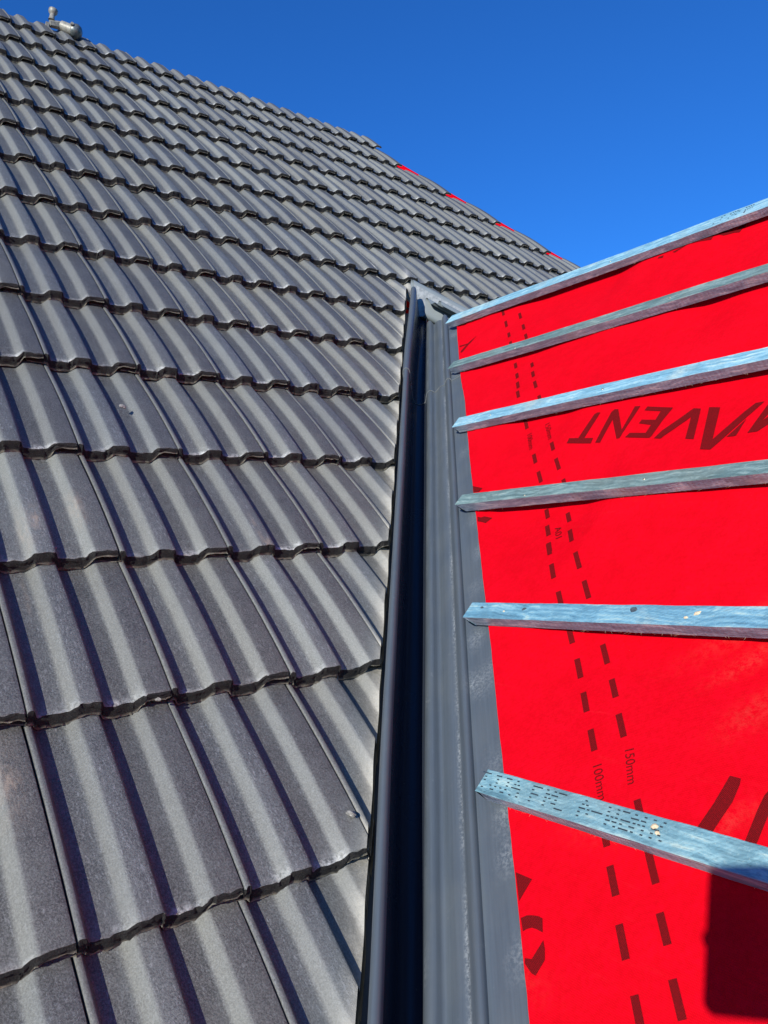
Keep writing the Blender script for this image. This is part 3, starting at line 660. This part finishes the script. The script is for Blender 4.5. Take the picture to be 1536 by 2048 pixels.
        tmp = bpy.data.meshes.new('t'); b.to_mesh(tmp); b.free(); b = bmesh.new(); b.from_mesh(o.data); b.from_mesh(tmp); b.to_mesh(o.data); b.free(); bpy.data.meshes.remove(tmp)
        o.data.materials.append(M_BLACK)
# ------------------------------------------------------------------ valley trough sheets
LEFTP = [(-.20, -.02), (-.12, -.046), (-.03, -.078), (-.004, -.086), (.007, -.086), (.0095, -.06), (.0098, .016), (.0104, .024), (.0122, .0305), (.0150, .0345), (.0185, .0362), (.0222, .0352), (.0254, .0318), (.0272, .0265), (.0280, .018),
         (.0286, .0), (.0300, -.050), (.0315, -.078), (.0345, -.092), (.041, -.101), (.052, -.105), (.064, -.105), (.0735, -.102), (.079, -.096), (.0815, -.088)]
RIGHTP = [(.0832, .000), (.0840, .0050), (.0860, .0100), (.0890, .0135), (.0935, .0150), (.098, .0135), (.1025, .0085), (.107, .0015), (.112, -.0040), (.117, -.0052), (.122, -.0030), (.127, .0012), (.133, .0030), (.140, .0026), (.145, .0002),
          (.1480, .0000), (.1508, .0035), (.1538, .0105), (.157, .0145), (.161, .0152), (.1648, .0125), (.1680, .0058), (.1705, .0010), (.175, -.0008), (.19, 0), (.214, 0), (.224, -.002), (.236, -.008), (.255, -.018), (.285, -.026), (.31, -.028)]
def plane_b(a, w, h=-.0335):
    base = ORG + E1*a + DT*w; h -= .014*smooth(1.5, 2.2, w)*smooth(.16, .21, a)
    return (D1C + h - ND.dot(base))/ND.dot(E2)
POWD = [(w_, a_) for w_, a_ in ((.86, .205), (.60, .20), (1.22, .20), (.12, .205), (-.05, .215), (-.2, .222), (1.8, .19), (2.2, .19), (.02, .215), (.34, .205), (.72, .21))]
def trough(name, w0, w1, lift, mats, flip=False, endcut=0.):
    bm = bmesh.new(); uvl = bm.loops.layers.uv.new('UVMap'); lp_ = bm.verts.layers.float.new('powder'); n = 120; rings = []; UVc = {}; th = .0018
    for k in range(n+1):
        w = w0+(w1-w0)*k/n; outer = []; inner = []
        wob = .0006*noise.noise(Vector((w*3, 1, 1)))
        P = [(a+((.012*smooth(1.8, 2.6, w)+.006*smooth(.3, -.4, w))*(1-smooth(.045, .08, a)) if not flip else 0), b) for a, b in LEFTP]
        pb = plane_b(.083, w)
        P += [(a, (plane_b(a, w) if not flip else -.045-.1*(a-.083))+dh) for a, dh in RIGHTP if not flip or a < .18]
        # keep the slot wall below the rib edge
        P = [(a+wob, b) for a, b in P]
        nrm = []
        for i in range(len(P)):
            a0 = P[max(0, i-1)]; a1 = P[min(len(P)-1, i+1)]; dx, dy = a1[0]-a0[0], a1[1]-a0[1]; L = math.hypot(dx, dy) or 1
            nrm.append((-dy/L, dx/L))
        for (a, b), (nx, ny) in zip(P, nrm):
            ww = w
            if k == n and endcut: ww = w - endcut*smooth(.03, .2, a)*1.0
            outer.append((a+nx*(lift+th/2), b+ny*(lift+th/2), ww)); inner.append((a+nx*(lift-th/2), b+ny*(lift-th/2), ww))
        ring = []
        for idx, (a, b, ww) in enumerate(outer+inner[::-1]):
            p = ORG+E1*a+E2*b+DT*ww if not flip else FO+F1*a+F2*b+DF*ww
            v = bm.verts.new(p); ring.append(v); UVc[v] = (a, w)
            s_ = 0
            for pw, pa in (POWD+[(.44, .186), (.30, .200), (.32, .178)] if not flip else []): s_ += .42*math.exp(-((w-pw)/.024)**2-((a-pa)/.012)**2)
            s_ += (.55*math.exp(-((a-.1465)/.0020)**2)*max(0, .45+noise.noise(Vector((w*9, 2, 2)))) + .4*math.exp(-((a-.0865)/.0014)**2)*max(0, .2+noise.noise(Vector((w*14, 5, 2)))))*2
            v[lp_] = min(1, s_)
        rings.append(ring)
    N = len(rings[0]); half = N//2; nl = len(LEFTP)
    for A, B in zip(rings, rings[1:]):
        for i in range(N):
            j = (i+1) % N; f = bm.faces.new((A[i], B[i], B[j], A[j]))
            ii = min(i, N-1-i)
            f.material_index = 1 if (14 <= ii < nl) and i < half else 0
    for R_ in (rings[0], rings[-1]):
        for i in range(half-1):
            f = bm.faces.new((R_[i], R_[i+1], R_[N-2-i], R_[N-1-i])); f.material_index = 2
    for f in bm.faces:
        for lp in f.loops: lp[uvl].uv = UVc[lp.vert]
    if w1 > 2 or flip:
        r = bmesh.ops.bisect_plane(bm, geom=(lambda fs: list({v for f in fs for v in f.verts})+list({e for f in fs for e in f.edges})+fs)([f for f in bm.faces if flip or all(UVc[v][0] > .0811 for v in f.verts)]), plane_co=Vector((RX+(.036 if not flip else .076), 0, 0)), plane_no=Vector((-1 if flip else 1, 0, 0)), clear_outer=True)
    bmesh.ops.recalc_face_normals(bm, faces=bm.faces)
    return from_bm(name, bm, mats, angle=50)
GR = 'lapped sheets of the valley gutter'
o = trough('valley_trough', -1.0, 1.93, 0, [M_DUSTY, M_CLEAN_SHADED, M_CUT]); tag(o, 'long lower grey plastic valley trough between tiles and red membrane, nearest the camera', 'valley trough', GR)
o = trough('valley_trough', 1.765, 2.63, .0028, [M_DUSTY, M_CLEAN_SHADED, M_CUT]); tag(o, 'short upper grey trough sheet lapped over the long one near the valley head', 'valley trough', GR)
o = trough('valley_trough', -1.3, .30, 0, [M_GALV, M_GALV, M_CUT], flip=True); tag(o, 'pale weathered trough sheet running down behind the topmost batten', 'valley trough', GR)
# ------------------------------------------------------------------ fitting lying on the ridge
root = bpy.data.objects.new('ridge_fitting', None); COL.objects.link(root); root.location = main_pt(.98, RIDGE_V, .02)
tag(root, 'pale weathered metal fitting with upright stub and round end cap on the ridge', 'metal fitting')
bpy.context.view_layer.update()
def cyl(name, p, q, r0, r1, mat, segs=24, prof=None):
    b = bmesh.new(); d = (q-p); L = d.length; d.normalize(); a = d.orthogonal().normalized(); c = d.cross(a)
    prof = prof or [(0, r0), (1, r1)]; rings = []
    for t, r in prof:
        rings.append([b.verts.new(p+d*L*t+(a*math.cos(2*math.pi*k/segs)+c*math.sin(2*math.pi*k/segs))*r) for k in range(segs)])
    for A, B in zip(rings, rings[1:]):
        for k in range(segs): b.faces.new((A[k], A[(k+1) % segs], B[(k+1) % segs], B[k]))
    b.faces.new(rings[0][::-1]); b.faces.new(rings[-1])
    for v in b.verts: v.co = v.co - root.location
    return from_bm(name, b, [mat], root, angle=35)
FITP = DATA.get('fit')
def ray(x, y):
    d = Vector(((x-768)/FPX, (y-1024)/FPX, 1)); return (RC.transposed() @ d)
def at_y(x, y, yy):      # point of that sight line over the ridge
    d = ray(x, y); return CAM + d*((yy-CAM.y)/d.y)
YR = main_pt(0, RIDGE_V).y
a0 = at_y(99, 47, YR-.02); a1 = at_y(123, 52, YR-.02); c1 = at_y(148, 62, YR-.06); st = at_y(103, 40, YR-.02); st2 = at_y(107, 19, YR-.02)
cyl('arm', a0, a1, .022, .024, M_FIT, 6, [(0, .012), (.02, .020), (.9, .024), (1, .024)])
cyl('sleeve', a1, c1, .03, .03, M_FIT, 24, [(0, .024), (.02, .029), (.85, .030), (.86, .034), (.93, .034), (1.0, .031)])
cyl('end_cap', c1, c1+(c1-a1).normalized()*.045, .04, .03, M_FITD, 24, [(0, .040), (.35, .042), (.7, .034), (.95, .018), (1, .006)])
cyl('stub', st, st2, .014, .02, M_FIT, 24, [(0, .018), (.15, .015), (.5, .014), (.62, .021), (.75, .025), (.95, .025), (1, .018)])
cyl('foot', a0+Vector((-.012, 0, .0)), a0+Vector((-.025, -.01, -.075)), .012, .012, M_FIT, 4)
cyl('bolt', c1+Vector((-.02, -.034, .01)), c1+Vector((-.022, -.046, .012)), .011, .009, M_FIT, 8)
# ------------------------------------------------------------------ crumbs of mortar lying on the tiles
for n_, (u, v, h, r, lb) in enumerate([(.368, 1.177, -.004, .008, 'small grey mortar crumb lying on a tile in the fourth course'), (.120, .707, -.012, .004, 'tiny dark crumb near a tile nose at the left edge'),
                          (.443, .052, .004, .009, 'flat grey mortar flake beside the gutter low on the tiles'), (.205, .330, -.001, .005, 'tiny crumb on a tile nose left of the gutter bead, second nose line')]):
    b = bmesh.new(); bmesh.ops.create_icosphere(b, subdivisions=3, radius=1)
    for w_ in b.verts:
        c = w_.co; f = 1+.5*noise.noise(c*1.4+Vector((n_*3, 0, 0)))+.2*noise.noise(c*4); w_.co = Vector((c.x*r*f, c.y*r*.75*f, c.z*r*.45*f))
    o = from_bm('mortar_crumb', b, [M_STONE], smooth=False); o.location = main_pt(u, v, h); o.rotation_euler = (PITCH, .1, n_*.8)
    tag(o, lb, 'mortar crumb')
# ------------------------------------------------------------------ ground far below
bm = bmesh.new(); bm.faces.new([bm.verts.new(p) for p in ((-400, -400, -5.5), (400, -400, -5.5), (400, 400, -5.5), (-400, 400, -5.5))])
o = from_bm('ground', bm, [M_GROUND]); tag(o, kind='structure')
# ------------------------------------------------------------------ camera, and the phone that holds it
cam = bpy.data.cameras.new('camera'); co = bpy.data.objects.new('camera', cam); COL.objects.link(co)
mw = Matrix.Identity(4)
for r in range(3):
    mw[r][0] = RC[0][r]; mw[r][1] = -RC[1][r]; mw[r][2] = -RC[2][r]; mw[r][3] = CAM[r]
co.matrix_world = mw; cam.sensor_fit = 'VERTICAL'; cam.sensor_height = 24; cam.lens = FPX/2048*24; cam.clip_start = .02; cam.clip_end = 2000
SC.camera = co
def phone():
    b = bmesh.new(); x0, x1, y0, y1, r = -.060, .018, -.140, .020, .011; out = []
    for cx, cy, a0_ in ((x1-r, y1-r, 0), (x0+r, y1-r, 90), (x0+r, y0+r, 180), (x1-r, y0+r, 270)):
        for k in range(7):
            a = math.radians(a0_+15*k); out.append((cx+r*math.cos(a), cy+r*math.sin(a)))
    fr = [b.verts.new((x, y, .001)) for x, y in out]; bk = [b.verts.new((x, y, .009)) for x, y in out]
    b.faces.new(fr); b.faces.new(bk[::-1]); n = len(out)
    for k in range(n): b.faces.new((fr[k], bk[k], bk[(k+1) % n], fr[(k+1) % n]))
    bmesh.ops.recalc_face_normals(b, faces=b.faces)
    ph = from_bm('mobile_phone', b, [M_PHONE], smooth=False); ph.matrix_world = mw
    b = bmesh.new(); bmesh.ops.create_uvsphere(b, u_segments=16, v_segments=10, radius=1)
    for v in b.verts: v.co = Vector((x0-.0005+v.co.x*.0055, -.062+v.co.y*.009, .005+v.co.z*.004))
    from_bm('fingertip_bump', b, [M_PHONE], ph)  # unseen fingertip, added to bulge the edge of the phone's shadow
    tag(ph, 'dark phone held up behind the view, casting the rounded rectangular shadow on the red membrane', 'phone')
phone()
# ------------------------------------------------------------------ sun and sky
sd = ray(1515, 1764).normalized()                 # direction the sunlight travels
sun = bpy.data.lights.new('sun', 'SUN'); so = bpy.data.objects.new('sun', sun); COL.objects.link(so)
so.rotation_mode = 'QUATERNION'; so.rotation_quaternion = sd.to_track_quat('-Z', 'Y'); sun.energy = 5.0; sun.angle = math.radians(.53); sun.color = (1, .965, .88)
wd = bpy.data.worlds.new('World'); SC.world = wd; wd.use_nodes = True; nt = wd.node_tree; nt.nodes.clear()
ow = nt.nodes.new('ShaderNodeOutputWorld'); bg = nt.nodes.new('ShaderNodeBackground'); sk = nt.nodes.new('ShaderNodeTexSky'); sk.sky_type = 'NISHITA'; sk.sun_disc = False
sk.sun_elevation = math.asin(-sd.z); sk.sun_rotation = math.atan2(-sd.x, -sd.y); sk.altitude = 0; sk.air_density = 1.0; sk.dust_density = .05; sk.ozone_density = 3.0
bg.inputs[1].default_value = .074; mx = nt.nodes.new('ShaderNodeMix'); mx.data_type = 'RGBA'; mx.blend_type = 'MULTIPLY'; mx.inputs[0].default_value = 1; mx.inputs[7].default_value = (.27, 1.02, 2.15, 1)
nt.links.new(sk.outputs[0], mx.inputs[6]); nt.links.new(mx.outputs[2], bg.inputs[0]); nt.links.new(bg.outputs[0], ow.inputs[0])
SC.view_settings.view_transform = 'Standard'; SC.view_settings.look = 'None'; SC.view_settings.exposure = .13; SC.view_settings.gamma = 1
SC.render.engine = 'CYCLES'
